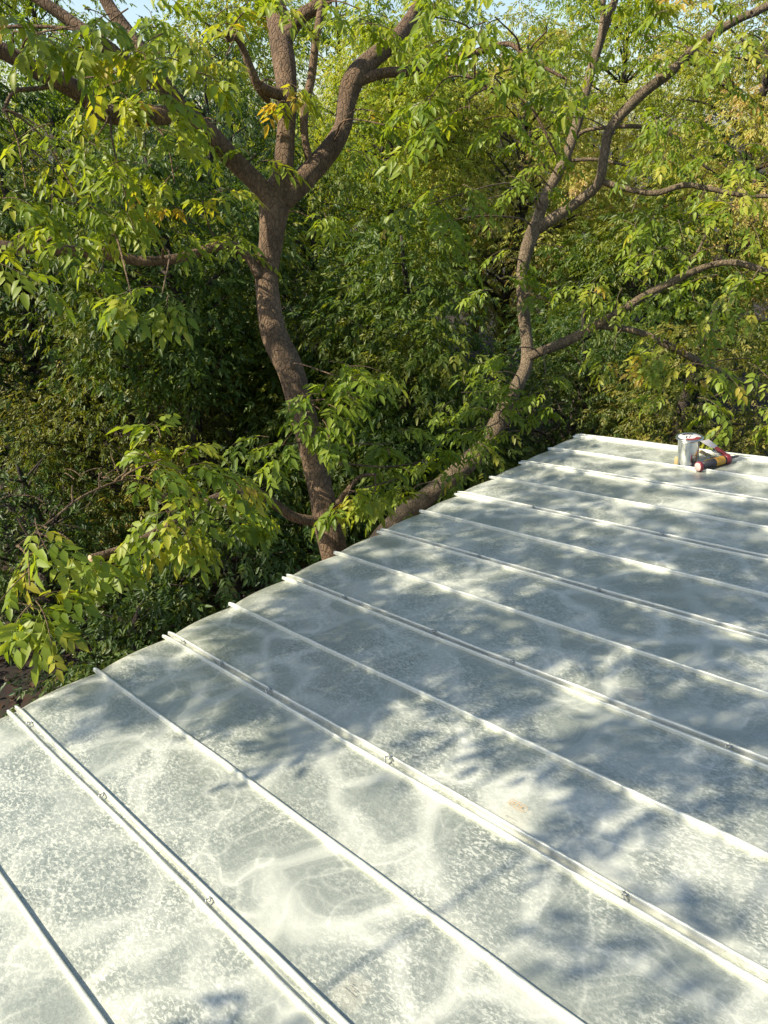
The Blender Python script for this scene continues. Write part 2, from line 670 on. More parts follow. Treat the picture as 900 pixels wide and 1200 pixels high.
glyph = [(-.38, -.25, -.38, .25), (-.38, .25, -.22, .12), (-.22, .12, -.22, -.15), (-.22, -.15, -.38, -.25), (-.1, -.25, -.1, .25), (-.1, .25, .06, .25), (.06, .25, .06, -.25),
         (.18, -.25, .18, .25), (.18, 0, .34, .25), (.18, 0, .34, -.25)]
stamp(607, 947, 2, MAT_INK_O, True, glyph, 0.052, 0.022)
stamp(598, 962, 2, MAT_INK_D, False, [(-.5, .3, .5, .3), (-.5, .3, -.5, -.1), (.3, -.4, .48, -.4)], 0.03, 0.014)
stamp(413, 1162, 0, MAT_INK_D, False, [(-.5, -.4, .5, -.4), (.5, -.4, .5, -.2), (-.3, .1, -.1, .1), (-.05, .05, .12, .12), (.16, .1, .4, .1), (-.3, .3, .0, .3), (0.0, -.1, .25, -.12)], 0.034, 0.022)

# rake trim along the far edge, fascia below the eave, walls under the roof
mb = MB()
ue = U0 + K1 * PITCHW + 0.055
vs, fs = [], []
for j in range(41):
    v = RIDGE + (EAVE - 0.02 - RIDGE) * j / 40
    wv = 0.004 * noise.noise(Vector((v * 2, 9, 9)))
    vs += [(ue - 0.022, v, 0.004 + wv), (ue - 0.004, v, 0.008 + wv), (ue + 0.006, v, 0.002 + wv), (ue + 0.006, v, -0.09)]
for j in range(40):
    for i in range(3):
        fs.append((j * 4 + i, j * 4 + i + 1, (j + 1) * 4 + i + 1, (j + 1) * 4 + i))
mb.add(vs, fs)
mb.build('rake_edge', MAT_SEAM, house)
mb = MB()
mb.box((U0 + K0 * PITCHW + .02, EAVE - 0.06, -0.20), (ue - 0.03, EAVE - 0.03, -0.04))
mb.build('fascia_board', MAT_WOOD, house)
uL, uR = U0 + K0 * PITCHW + 0.35, ue - 0.35
vA, vB = RIDGE + 0.02, EAVE - 0.45
mb = MB()
cs = [roof_world(uL, vA, -0.06), roof_world(uR, vA, -0.06), roof_world(uR, vB, -0.06), roof_world(uL, vB, -0.06)]
inv = RM.inverted()
vs = [inv @ Vector(c) for c in cs] + [inv @ Vector((c[0], c[1], -0.3)) for c in cs]
mb.add(vs, [(0, 1, 2, 3), (7, 6, 5, 4), (0, 4, 5, 1), (1, 5, 6, 2), (2, 6, 7, 3), (3, 7, 4, 0)])
mb.build('wall', MAT_WALL, house, smooth=False)


# ------------------------------------------------------------------ things left on the roof
def on_roof(o, px, py, rotn=0.0, lift=0.0):
    u, v = roof_uv(px, py)
    o.matrix_world = RM @ Matrix.Translation((u, v, 0.004 + lift)) @ Matrix.Rotation(rotn, 4, 'Z')
    return o


def tin_mat():
    m, t, p, o = new_mat('bright_tinplate')
    tc = N(t, 'ShaderNodeTexCoord')
    n = N(t, 'ShaderNodeTexNoise', Scale=25.0, Detail=3.0)
    t.links.new(tc.outputs['Object'], n.inputs['Vector'])
    t.links.new(mix(t, n.outputs['Fac'], (0.60, 0.60, 0.58), (0.78, 0.78, 0.76)), p.inputs['Base Color'])
    p.inputs['Metallic'].default_value = 1.0
    p.inputs['Roughness'].default_value = 0.2
    return m


MAT_TIN = tin_mat()
MAT_RED = plain('red_plastic', (0.22, 0.025, 0.03), 0.4)
MAT_PINK = plain('pinkish_white_plastic', (0.62, 0.46, 0.42), 0.5)
MAT_BLACK = plain('black_print', (0.03, 0.03, 0.032), 0.4)
MAT_YEL = plain('yellow_print', (0.50, 0.27, 0.03), 0.45)
MAT_WHITE = plain('white_print', (0.66, 0.64, 0.60), 0.5)
MAT_GREYPL = plain('grey_plastic', (0.36, 0.35, 0.36), 0.5)
MAT_PINE = plain('pale_wood', (0.46, 0.35, 0.18), 0.6, 0, 0.2, 60)
MAT_BRIST = plain('bristle', (0.20, 0.15, 0.09), 0.9, 0, 0.3, 200)
MAT_FOAM = plain('yellow_foam', (0.68, 0.52, 0.24), 0.9, 0, 0.12, 90)

can = empty('paint_can', 'shiny tin can with a loose red and white printed lid on the far roof corner', 'can')
on_roof(can, 806, 545)
mb = MB()
prof = [(0.054, 0.0), (0.0595, 0.001), (0.0605, 0.004), (0.0585, 0.007), (0.0575, 0.010)]
prof += [(0.0575, 0.010 + 0.012 * i) for i in range(1, 12)] + [(0.0575, 0.150), (0.060, 0.153), (0.060, 0.158), (0.056, 0.159)]
mb.lathe(prof, 40)
mb.build('can_body', MAT_TIN, can)
mb = MB()
mb.lathe([(0.070, 0.0), (0.0765, 0.001), (0.0775, 0.004), (0.075, 0.007), (0.066, 0.0065), (0.063, 0.0045), (0.002, 0.0045)], 40)
lid = mb.build('lid', MAT_TIN, can)
lid.location = (0.004, -0.002, 0.1605)
lid.rotation_euler = (0.05, -0.04, 0.3)
mb = MB()


def sector(mb, r0, r1, a0, a1, z, n=12):
    vs = []
    for i in range(n + 1):
        a = a0 + (a1 - a0) * i / n
        vs += [(r0 * math.cos(a), r0 * math.sin(a), z), (r1 * math.cos(a), r1 * math.sin(a), z)]
    mb.add(vs, [(2 * i, 2 * i + 1, 2 * i + 3, 2 * i + 2) for i in range(n)])


sector(mb, 0.0, 0.061, 0, 2 * math.pi, 0.0055, 30)
mb.build('printed_disc', MAT_WHITE, lid, smooth=False)
mb = MB()
sector(mb, 0.034, 0.060, R(165), R(275), 0.0065)
mb.build('red_print', MAT_RED, lid, smooth=False)
mb = MB()
for a, x0, x1, th in ((0.2, -0.03, 0.012, 0.006), (0.2, -0.022, 0.02, 0.004)):
    y0 = 0.012 if th > .005 else -0.004
    mb.add([(x0, y0, 0.0065), (x1, y0, 0.0065), (x1, y0 + th, 0.0065), (x0, y0 + th, 0.0065)], [(0, 1, 2, 3)])
sector(mb, 0.038, 0.057, R(-15), R(60), 0.0065)
mb.build('dark_print', MAT_BLACK, lid, smooth=False)


def laid(o, pa, pb, r):
    """lay a thing whose length runs along local +x from photo point pa towards pb, resting on the sheet"""
    ua, va = roof_uv(*pa)
    ub, vb = roof_uv(*pb)
    o.matrix_world = RM @ Matrix.Translation((ua, va, r + 0.005)) @ Matrix.Rotation(math.atan2(vb - va, ub - ua), 4, 'Z')
    return math.hypot(ub - ua, vb - va)


def lathe_x(mb, prof, n=24, mi=0):
    b = len(mb.v)
    mb.lathe(prof, n, mi)
    for i in range(b, len(mb.v)):
        x, y, z = mb.v[i]
        mb.v[i] = (z, y, -x)


tube = empty('sealant_cartridge', 'red-ended sealant cartridge with black and yellow wrap lying beside the can', 'cartridge')
Lt = laid(tube, (818, 553), (862, 541), 0.026)
Lt = max(0.18, min(Lt, 0.22))
mb = MB()
lathe_x(mb, [(0.0245, 0.012), (0.0245, Lt * 0.5), (0.0245, Lt - 0.012)])
mb.build('cartridge_body', MAT_BLACK, tube)
mb = MB()
lathe_x(mb, [(0.0275, -0.002), (0.0280, 0.0), (0.0280, 0.014), (0.0255, 0.018)])
cap = mb.build('end_cap', MAT_RED, tube)
mb = MB()
lathe_x(mb, [(0.0235, -0.0035), (0.0225, -0.0045), (0.002, -0.0045)])
mb.build('plunger_disc', MAT_PINK, cap)
mb = MB()
lathe_x(mb, [(0.0252, Lt * 0.52), (0.0253, Lt * 0.53), (0.0253, Lt * 0.80), (0.0252, Lt * 0.81)])
band = mb.build('yellow_wrap', MAT_YEL, tube)
for k in range(3):
    mb = MB()
    a0, a1 = R(60 - k * 40), R(86 - k * 40)
    vs = []
    for i in range(7):
        a = a0 + (a1 - a0) * i / 6
        vs += [(Lt * 0.2, 0.02535 * math.cos(a), 0.02535 * math.sin(a)), (Lt * (0.5 if k != 1 else 0.44), 0.02535 * math.cos(a), 0.02535 * math.sin(a))]
    mb.add(vs, [(2 * i, 2 * i + 1, 2 * i + 3, 2 * i + 2) for i in range(6)])
    mb.build('wrap_stripe', [MAT_YEL, MAT_GREYPL, MAT_WHITE][k], tube)
mb = MB()
lathe_x(mb, [(0.0255, Lt - 0.03), (0.028, Lt - 0.024), (0.028, Lt), (0.022, Lt + 0.006)])
mb.build('front_collar', MAT_RED, tube)
mb = MB()
lathe_x(mb, [(0.010, Lt + 0.006), (0.009, Lt + 0.02), (0.0045, Lt + 0.075), (0.003, Lt + 0.076)], 12)
mb.build('nozzle', MAT_BLACK, tube)

brush = empty('paint_brush', 'small brush with a pale wooden handle lying between can and cartridge', 'brush')
Lb = laid(brush, (819, 534), (846, 545), 0.012)
mb = MB()
pts = spline([(0, 0, 0.012), (0.03, 0, 0.013), (0.07, 0, 0.009), (0.10, 0, 0.006)], 5)
prf = np.interp(np.linspace(0, 1, len(pts)), [0, .15, .5, 1], [0.007, 0.012, 0.010, 0.013])
mb.tube(pts, prf, 10)
mb.build('handle', MAT_PINE, brush)
mb = MB()
mb.box((0.098, -0.016, -0.004), (0.128, 0.016, 0.011))
mb.build('ferrule', MAT_TIN, brush, smooth=False)
mb = MB()
for i in range(9):
    y = -0.0145 + i * 0.0036
    mb.add([(0.126, y - .0017, 0.009), (0.126, y + .0017, 0.009), (0.168 + random.uniform(-.005, .005), y * 1.1 + .0015, 0.0), (0.165, y * 1.1 - .0015, 0.0),
            (0.126, y - .0017, -0.002), (0.126, y + .0017, -0.002)], [(0, 1, 2, 3), (4, 3, 2, 5), (0, 3, 4), (1, 5, 2)])
mb.build('bristles', MAT_BRIST, brush, smooth=False)

scr = empty('putty_knife', 'grey-bladed putty knife with dark red handle propped behind the cartridge', 'putty knife')
laid(scr, (832, 532), (856, 541), 0.02)
mb = MB()
mb.add([(-0.055, -0.03, 0.048), (-0.055, 0.03, 0.048), (0.03, 0.024, 0.030), (0.06, 0.008, 0.024), (0.06, -0.008, 0.024), (0.03, -0.024, 0.030),
        (-0.055, -0.03, 0.0462), (-0.055, 0.03, 0.0462), (0.03, 0.024, 0.0282), (0.06, 0.008, 0.0222), (0.06, -0.008, 0.0222), (0.03, -0.024, 0.0282)],
       [(0, 5, 4, 3, 2, 1), (6, 7, 8, 9, 10, 11), (0, 1, 7, 6), (1, 2, 8, 7), (2, 3, 9, 8), (3, 4, 10, 9), (4, 5, 11, 10), (5, 0, 6, 11)])
mb.build('blade', MAT_GREYPL, scr, smooth=False)
mb = MB()
pts = spline([(0.05, 0, 0.025), (0.08, 0, 0.018), (0.12, 0, 0.008), (0.165, 0, -0.006)], 5)
mb.tube(pts, np.interp(np.linspace(0, 1, len(pts)), [0, .2, .6, .9, 1], [0.010, 0.013, 0.011, 0.014, 0.009]), 12)
mb.build('handle', MAT_RED, scr)

mb = MB()
pw = [(-0.02, -0.014, 0), (0.02, -0.016, 0), (0.022, 0.014, 0), (-0.018, 0.016, 0), (-0.012, -0.010, 0.034), (0.006, -0.012, 0.041), (0.010, 0.010, 0.038), (-0.010, 0.012, 0.030)]
mb.add(pw, [(0, 3, 2, 1), (4, 5, 6, 7), (0, 1, 5, 4), (1, 2, 6, 5), (2, 3, 7, 6), (3, 0, 4, 7)])
sp = mb.build('sponge', MAT_FOAM, smooth=False)
on_roof(sp, 793, 544, 0.4)
sp['label'] = 'tiny yellow foam wedge against the foot of the can'
sp['category'] = 'sponge'

# ------------------------------------------------------------------ foliage machinery
def leaflet(L, W, near, droop=0.12, curl=0.05):
    """one leaflet along +x: verts, faces"""
    if near == 2:
        v = [(0, 0, 0), (.28 * L, .5 * W, curl * L), (.28 * L, 0, 0), (.28 * L, -.5 * W, curl * L), (.66 * L, .36 * W, curl * .4 * L - droop * .35 * L),
             (.66 * L, 0, -droop * .45 * L), (.66 * L, -.36 * W, curl * .4 * L - droop * .35 * L), (L, 0, -droop * L)]
        f = [(0, 2, 1), (0, 3, 2), (1, 2, 5, 4), (2, 3, 6, 5), (4, 5, 7), (5, 6, 7)]
    elif near == 1:
        v = [(0, 0, 0), (.27 * L, .5 * W, curl * L), (.65 * L, .37 * W, -droop * .3 * L), (L, 0, -droop * L), (.65 * L, -.37 * W, -droop * .3 * L), (.27 * L, -.5 * W, curl * L)]
        f = [(0, 3, 2, 1), (0, 5, 4, 3)]
    else:
        v = [(0, 0, 0), (.42 * L, .5 * W, curl * L), (L, 0, -droop * L), (.42 * L, -.5 * W, curl * L)]
        f = [(0, 2, 1), (0, 3, 2)]
    return np.array(v), f


def compound(near, pairs=2, L=0.082, W=0.031, rach=0.13, seed=0, droop=0.34):
    """compound leaf: rachis along +x, leaflets in pairs and one at the end; unit scale = metres"""
    rs = random.Random(seed)
    V_, F_ = [], []

    def put(origin, d, z, l, w):
        v, f = leaflet(l, w, near, droop=rs.uniform(.05, .3), curl=rs.uniform(.02, .12))
        x = unit(d)
        zz = unit(np.array(z) - (np.array(z) @ x) * x)
        y = np.cross(zz, x)
        b = len(V_)
        for p in v:
            V_.append(origin + p[0] * x + p[1] * y + p[2] * zz)
        F_.extend([tuple(i + b for i in q) for q in f])
    sag = lambda s: np.array([s * rach, 0, -0.25 * rach * s * s])
    for i in range(pairs):
        s = 0.45 + 0.45 * i / max(1, pairs - 0.5)
        for sd in (-1, 1):
            a = rs.uniform(.75, 1.15)
            put(sag(s), (math.cos(a), sd * math.sin(a), -droop * rs.uniform(.6, 1.3)), (rs.uniform(-.3, .3), rs.uniform(-.3, .3) + sd * .25, 1), L * rs.uniform(.8, 1.08), W * rs.uniform(.85, 1.1))
    put(sag(1.0), (1, rs.uniform(-.2, .2), -droop * rs.uniform(.7, 1.5)), (0.3, rs.uniform(-.3, .3), 1), L * 1.1, W * 1.08)
    if near == 2:
        b = len(V_)
        for s in (0, .5, 1.0):
            c = sag(s)
            V_.extend([c + np.array([0, .0014, 0]), c + np.array([0, -.0014, 0]), c + np.array([0, 0, -.002])])
        for i in range(2):
            for k in range(3):
                F_.append((b + i * 3 + k, b + i * 3 + (k + 1) % 3, b + i * 3 + 3 + (k + 1) % 3, b + i * 3 + 3 + k))
    return np.array(V_), F_


def frames(D, Up):
    x = unit(D)
    z = unit(Up - np.sum(Up * x, axis=1, keepdims=True) * x)
    y = np.cross(z, x)
    return np.stack([x, y, z], axis=2)          # columns


def leaf_mesh(name, sets, mat):
    """sets: list of (template verts, faces, P, frame, scale, tint) -> one mesh"""
    VV, LV, LT, TT = [], [], [], []
    base = 0
    for tv, tf, P, F, Sc, T in sets:
        n = len(P)
        if n == 0:
            continue
        m = len(tv)
        w = np.einsum('nij,mj->nmi', F, tv) * Sc[:, None, None] + P[:, None, :]
        VV.append(w.reshape(-1, 3))
        TT.append(np.repeat(T, m))
        flat = np.concatenate([np.array(f) for f in tf])
        sizes = np.array([len(f) for f in tf])
        LV.append((flat[None, :] + (np.arange(n) * m)[:, None] + base).ravel())
        LT.append(np.tile(sizes, n))
        base += n * m
    VV, LV, LT, TT = map(np.concatenate, (VV, LV, LT, TT))
    me = bpy.data.meshes.new(name)
    me.vertices.add(len(VV))
    me.vertices.foreach_set('co', VV.astype(np.float32).ravel())
    me.loops.add(len(LV))
    me.loops.foreach_set('vertex_index', LV.astype(np.int32))
    me.polygons.add(len(LT))
    st = np.concatenate([[0], np.cumsum(LT)[:-1]]).astype(np.int32)
    me.polygons.foreach_set('loop_start', st)
    a = me.attributes.new('tint', 'FLOAT', 'POINT')
    a.data.foreach_set('value', TT.astype(np.float32))
    me.materials.append(mat)
    me.update(calc_edges=True)
    me.validate()
    return me


class Leaves:
    """pool of compound-leaf placements of one tree"""

    def __init__(self):
        self.P, self.D, self.U, self.S, self.T = [], [], [], [], []

    def add(self, P, D, Up, Sc, T):
        self.P.append(np.atleast_2d(P))
        self.D.append(np.atleast_2d(D))
        self.U.append(np.atleast_2d(Up))
        self.S.append(np.atleast_1d(Sc))
        self.T.append(np.atleast_1d(T))

    def arrays(self):
        return [np.concatenate(x) for x in (self.P, self.D, self.U, self.S, self.T)]


def spray(pool, wood, start, d, length, n, rnd, size=1.0, tint=None, rad=0.0032, sag=0.42):
    """a drooping twig with leaves in opposite pairs"""
    d = unit(d)
    ts = np.linspace(0, 1, 6)
    side = unit(np.cross(d, [0, 0, 1.0]) + 1e-4)
    bend = rnd.uniform(-.25, .25)
    pts = np.array([start + d * length * t + side * bend * length * t * t + np.array([0, 0, -sag * length * t * t]) for t in ts])
    if wood is not None:
        wood.tube(pts, rad * np.linspace(1, .45, 6), 4, cap=False)
    T0 = rnd.uniform(0, 1) if tint is None else tint
    for i in range(n):
        t = 0.25 + 0.75 * (i // 2 + .5 * rnd.random()) / max(1, n // 2)
        t = min(t, 1.0)
        p = np.array([np.interp(t, ts, pts[:, k]) for k in range(3)])
        tg = unit(d + side * 2 * bend * t + np.array([0, 0, -2 * sag * t]))
        sd = unit(np.cross(tg, [0, 0, 1.0]) + 1e-4) * (1 if i % 2 else -1)
        dd = tg * rnd.uniform(.35, .9) + sd * rnd.uniform(.4, 1.0) + np.array([0, 0, rnd.uniform(-.40, .15)])
        if i >= n - 1:
            dd = tg
        up = np.array([rnd.gauss(0, .3), rnd.gauss(0, .3), 1.0])
        pool.add(p, dd, up, size * rnd.uniform(.72, 1.15), min(1, max(0, T0 + rnd.gauss(0, .16))))


def clump(pool, wood, c, r, n, rnd, limbs=None, size=1.0, tint=None, leaves=7, link_r=0.008, toward=None):
    """clump of sprays round c, joined by a bough to the nearest point of the tree's limbs"""
    c = np.asarray(c, float)
    out = None
    if limbs is not None and len(limbs):
        dd = np.linalg.norm(limbs[:, :3] - c, axis=1) + 1.2 * np.maximum(0, c[2] - limbs[:, 2] - .12) + .8 * np.maximum(0, limbs[:, 2] - c[2] - .5)
        a = limbs[np.argmin(dd), :3]
        L = np.linalg.norm(c - a)
        if L > 0.06 and wood is not None:
            mid = (a + c) / 2 + np.array([rnd.gauss(0, .08), rnd.gauss(0, .08), rnd.uniform(.02, .16)]) * L
            q1 = a * .72 + mid * .28 + np.array([0, 0, .05 * L])
            pts = spline([a, q1, mid, c], 5)
            rr = min(link_r * (0.7 + 0.5 * L), 0.02)
            wood.tube(pts, np.linspace(rr, .0035, len(pts)), 6, cap=False)
        out = unit(c - a + 1e-6)
    for i in range(n):
        a = rnd.uniform(0, 2 * math.pi)
        d = np.array([math.cos(a), math.sin(a), rnd.uniform(-.35, .45)])
        if out is not None:
            d = d + out * rnd.uniform(.1, .8)
        st = c + np.array([rnd.gauss(0, 1), rnd.gauss(0, 1), rnd.gauss(0, .8)]) * r * .33
        spray(pool, wood, st, d, r * rnd.uniform(.6, 1.15), max(3, int(leaves * rnd.uniform(.7, 1.3))), rnd, size, tint if tint is None else min(1, max(0, rnd.gauss(tint, .12))))


def finish_crown(tree, pool, mat, mat_obj, n_single, near=1, pairs=2, variants=5, leafargs=None, name='crown'):
    P, D, Up, Sc, T = pool.arrays()
    F = frames(D, Up)
    kw = leafargs or {}
    single = np.zeros(len(P), bool)
    if n_single:
        x, y, z = project(P)
        vis = (z > .5) & (x > 0) & (x < 900) & (y > 0) & (y < 1200)
        # a leaf behind the roof plane and under the eave is not in sight
        order = np.argsort(np.where(vis, z, 1e9))[:n_single]
        order = order[vis[order]]
        single[order] = True
        meshes = []
        for k in range(variants):
            v, f = compound(2, pairs, seed=100 + k, **dict(dict(W=0.037), **kw))
            mb = MB()
            mb.add(v, f)
            meshes.append(mb.build('leaf', mat_obj, obj=False))
        rnd = random.Random(5)
        for i in order:
            o = bpy.data.objects.new('leaf', rnd.choice(meshes))
            M = Matrix(F[i].tolist()).to_4x4()
            M = Matrix.Translation(P[i]) @ M @ Matrix.Scale(float(Sc[i]), 4)
            link(o, tree)
            o.matrix_local = tree_inv[tree.name] @ M
    sets = []
    var = np.arange(len(P)) % variants
    for k in range(variants):
        s = (var == k) & ~single
        v, f = compound(near, pairs, seed=200 + k, **kw)
        sets.append((v, f, P[s], F[s], Sc[s], T[s]))
    me = leaf_mesh(name, sets, mat)
    off = tree_inv[tree.name].translation
    co = np.empty(len(me.vertices) * 3, np.float32)
    me.vertices.foreach_get('co', co)
    co = co.reshape(-1, 3) + np.array(off, np.float32)
    me.vertices.foreach_set('co', co.ravel())
    o = link(bpy.data.objects.new(name, me), tree)
    o['kind'] = 'stuff'
    return o


tree_inv = {}


def tree_empty(name, label, base, group=None, cat='tree'):
    e = empty(name, label, cat, group, tuple(float(x) for x in base))
    tree_inv[e.name] = Matrix.Translation([-float(x) for x in base])
    return e


def build_wood(mb, name, mat, tree):
    off = tree_inv[tree.name].translation
    mb.v = [(a + off[0], b + off[1], c + off[2]) for a, b, c in mb.v]
    return mb.build(name, mat, tree)


def limb(rows, per=6):
    """rows of (px, py, depth, width_px) -> points and radii"""
    c = [list(at(x, y, d)) + [w * .84 / 2 / FPX * d] for x, y, d, w in rows]
    s = spline(c, per)
    return s[:, :3], np.maximum(s[:, 3], 0.002)


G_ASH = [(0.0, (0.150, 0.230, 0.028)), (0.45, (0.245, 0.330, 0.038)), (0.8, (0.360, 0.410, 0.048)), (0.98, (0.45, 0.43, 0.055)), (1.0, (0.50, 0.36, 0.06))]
MAT_LEAF_A = leaf_mat('ash_leaf', G_ASH)
MAT_LEAF_A1 = leaf_mat('ash_leaf_single', G_ASH, per_object=True)
BARK_A = bark_mat('brown_bark', (0.110, 0.070, 0.040), (0.31, 0.200, 0.120))
BARK_B = bark_mat('grey_brown_bark', (0.118, 0.086, 0.053), (0.36, 0.268, 0.172), 11)
BARK_D = bark_mat('dark_bark', (0.035, 0.028, 0.022), (0.11, 0.085, 0.065), 8)
MAT_CUT = plain('cut_wood', (0.50, 0.36, 0.22), 0.8, 0, 0.2, 80)

# ------------------------------------------------------------------ the big tree at the eave
def main_tree():
    rnd = random.Random(21)
    base = np.array([-0.02, 4.45, -0.06])
    t = tree_empty('ash_tree', 'big brown-barked tree forking beside the eave, limbs reaching over the roof', base)
    wood = MB()
    LP = []

    def add(rows, sides=10, per=6, rough=.10, extra=None):
        p, r = limb(rows, per)
        if extra is not None:
            p = np.vstack([extra[0], p])
            r = np.concatenate([extra[1], r])
        wood.tube(p, r, sides, rough=rough)
        LP.append(np.column_stack([p, r]))
    # trunk from the ground
    p, r = limb([(390, 642, 4.75, 38), (374, 565, 4.78, 36), (358, 500, 4.8, 35), (340, 432, 4.8, 38), (321, 388, 4.8, 36), (313, 330, 4.8, 32), (318, 282, 4.8, 34), (322, 243, 4.8, 43), (326, 218, 4.82, 40)], 6)
    lo = spline([list(base) + [.17], [0.0, 4.40, .5, .135], [-.1, 4.32, 1.5, .115], [-.25, 4.25, 2.4, .105]], 6)
    wood.tube(np.vstack([lo[:, :3], p]), np.concatenate([lo[:, 3], r]), 14, rough=.13)
    LP.append(np.column_stack([p, r]))
    add([(324, 240, 4.8, 34), (332, 190, 4.8, 28), (336, 132, 4.8, 26), (335, 90, 4.82, 31), (328, 40, 4.85, 32), (322, -5, 4.9, 28), (310, -120, 5.0, 22), (300, -260, 5.0, 14), (290, -380, 4.9, 7)], 12)
    add([(332, 52, 4.84, 24), (350, 22, 4.8, 19), (385, -4, 4.7, 17), (440, -70, 4.5, 13), (500, -150, 4.3, 8)], 9)
    add([(328, 238, 4.8, 32), (360, 206, 4.85, 31), (386, 176, 4.9, 29), (401, 150, 4.95, 25), (406, 120, 5.0, 26), (414, 94, 5.0, 30), (432, 73, 5.05, 26), (456, 54, 5.1, 23), (476, 30, 5.15, 20), (493, -3, 5.2, 17), (515, -90, 5.2, 13), (540, -180, 5.1, 7)], 12)
    add([(412, 98, 5.0, 16), (448, 86, 5.0, 14), (482, 83, 4.95, 13), (522, 72, 4.9, 12), (572, 57, 4.8, 9), (598, 52, 4.75, 7), (622, 70, 4.7, 6), (662, 92, 4.65, 4)], 8)
    add([(528, 72, 4.9, 5), (556, 95, 4.85, 5), (580, 108, 4.8, 5), (605, 112, 4.8, 4), (625, 130, 4.8, 4), (652, 182, 4.8, 3)], 6)
    add([(366, 198, 4.86, 14), (358, 166, 4.8, 11), (357, 130, 4.75, 12), (365, 90, 4.7, 12), (370, 50, 4.65, 11), (379, -3, 4.6, 10), (395, -90, 4.5, 6)], 8)
    add([(314, 118, 4.75, 9), (300, 96, 4.6, 13), (280, 48, 4.45, 9), (266, 45, 4.4, 11)], 8)        # pruned snag
    add([(334, 112, 4.8, 16), (318, 108, 4.7, 15), (303, 100, 4.6, 13)], 8)
    # limbs to the left
    add([(318, 236, 4.78, 30), (298, 212, 4.7, 27), (274, 188, 4.6, 27), (244, 156, 4.5, 28), (214, 131, 4.4, 27), (180, 88, 4.3, 25), (150, 74, 4.2, 20), (118, 50, 4.1, 21), (84, 26, 4.05, 17), (44, -2, 4.0, 15), (-60, -70, 3.9, 12), (-180, -140, 3.8, 7)], 12)
    add([(182, 90, 4.3, 20), (165, 60, 4.28, 21), (140, 25, 4.25, 19), (122, -4, 4.25, 17), (80, -90, 4.2, 13), (20, -200, 4.1, 8)], 10)
    add([(216, 132, 4.4, 24), (180, 136, 4.3, 25), (130, 134, 4.15, 26), (104, 116, 4.1, 27), (78, 99, 4.0, 26), (42, 82, 3.9, 24), (0, 58, 3.8, 22), (-90, 20, 3.65, 21), (-220, -30, 3.5, 18), (-380, -60, 3.4, 13), (-560, -90, 3.3, 9)], 12)
    add([(64, 101, 3.98, 6), (40, 104, 3.9, 6), (16, 108, 3.85, 6), (4, 130, 3.8, 5)], 6)
    add([(304, 324, 4.75, 14), (290, 300, 4.7, 13), (270, 287, 4.65, 12), (246, 291, 4.6, 13), (212, 302, 4.55, 13), (168, 306, 4.5, 14), (120, 298, 4.4, 15), (62, 292, 4.3, 15), (0, 288, 4.2, 15), (-120, 270, 4.1, 12), (-280, 220, 4.0, 7)], 9)
    # low bough coming towards the roof, sawn off at its tip
    p, r = limb([(374, 612, 4.72, 15), (344, 606, 4.6, 14), (322, 590, 4.45, 13), (298, 577, 4.3, 12), (254, 583, 4.1, 12), (205, 612, 3.9, 12), (152, 640, 3.7, 12), (107, 655, 3.55, 13)], 6)
    wood.tube(p, r, 9, rough=.12)
    LP.append(np.column_stack([p, r]))
    tip = p[-1]
    dcut = unit(p[-1] - p[-2])
    add([(205, 612, 3.9, 5), (180, 575, 3.75, 4), (150, 562, 3.6, 3), (100, 580, 3.4, 3), (60, 610, 3.25, 3), (20, 640, 3.1, 2)], 6)
    add([(395, 590, 4.7, 8), (420, 560, 4.5, 6), (440, 556, 4.4, 4)], 6)
    limbs = np.vstack(LP)
    pool = Leaves()
    # what the photograph shows: (px, py, depth, radius, sprays, tint)
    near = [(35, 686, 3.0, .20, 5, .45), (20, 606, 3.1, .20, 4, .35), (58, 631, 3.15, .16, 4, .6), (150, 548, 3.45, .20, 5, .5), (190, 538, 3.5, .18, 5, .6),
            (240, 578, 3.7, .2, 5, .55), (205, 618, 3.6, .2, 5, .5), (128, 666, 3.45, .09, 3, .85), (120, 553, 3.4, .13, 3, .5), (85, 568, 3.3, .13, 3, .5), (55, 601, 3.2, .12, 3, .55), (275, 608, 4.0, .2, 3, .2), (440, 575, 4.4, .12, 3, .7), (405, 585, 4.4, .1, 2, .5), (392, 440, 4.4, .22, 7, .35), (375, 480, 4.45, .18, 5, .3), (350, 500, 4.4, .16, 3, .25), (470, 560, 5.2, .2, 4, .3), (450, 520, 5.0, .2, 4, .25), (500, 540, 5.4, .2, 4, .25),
            (425, 465, 4.6, .2, 3, .25), (320, 523, 4.5, .22, 3, .2)]
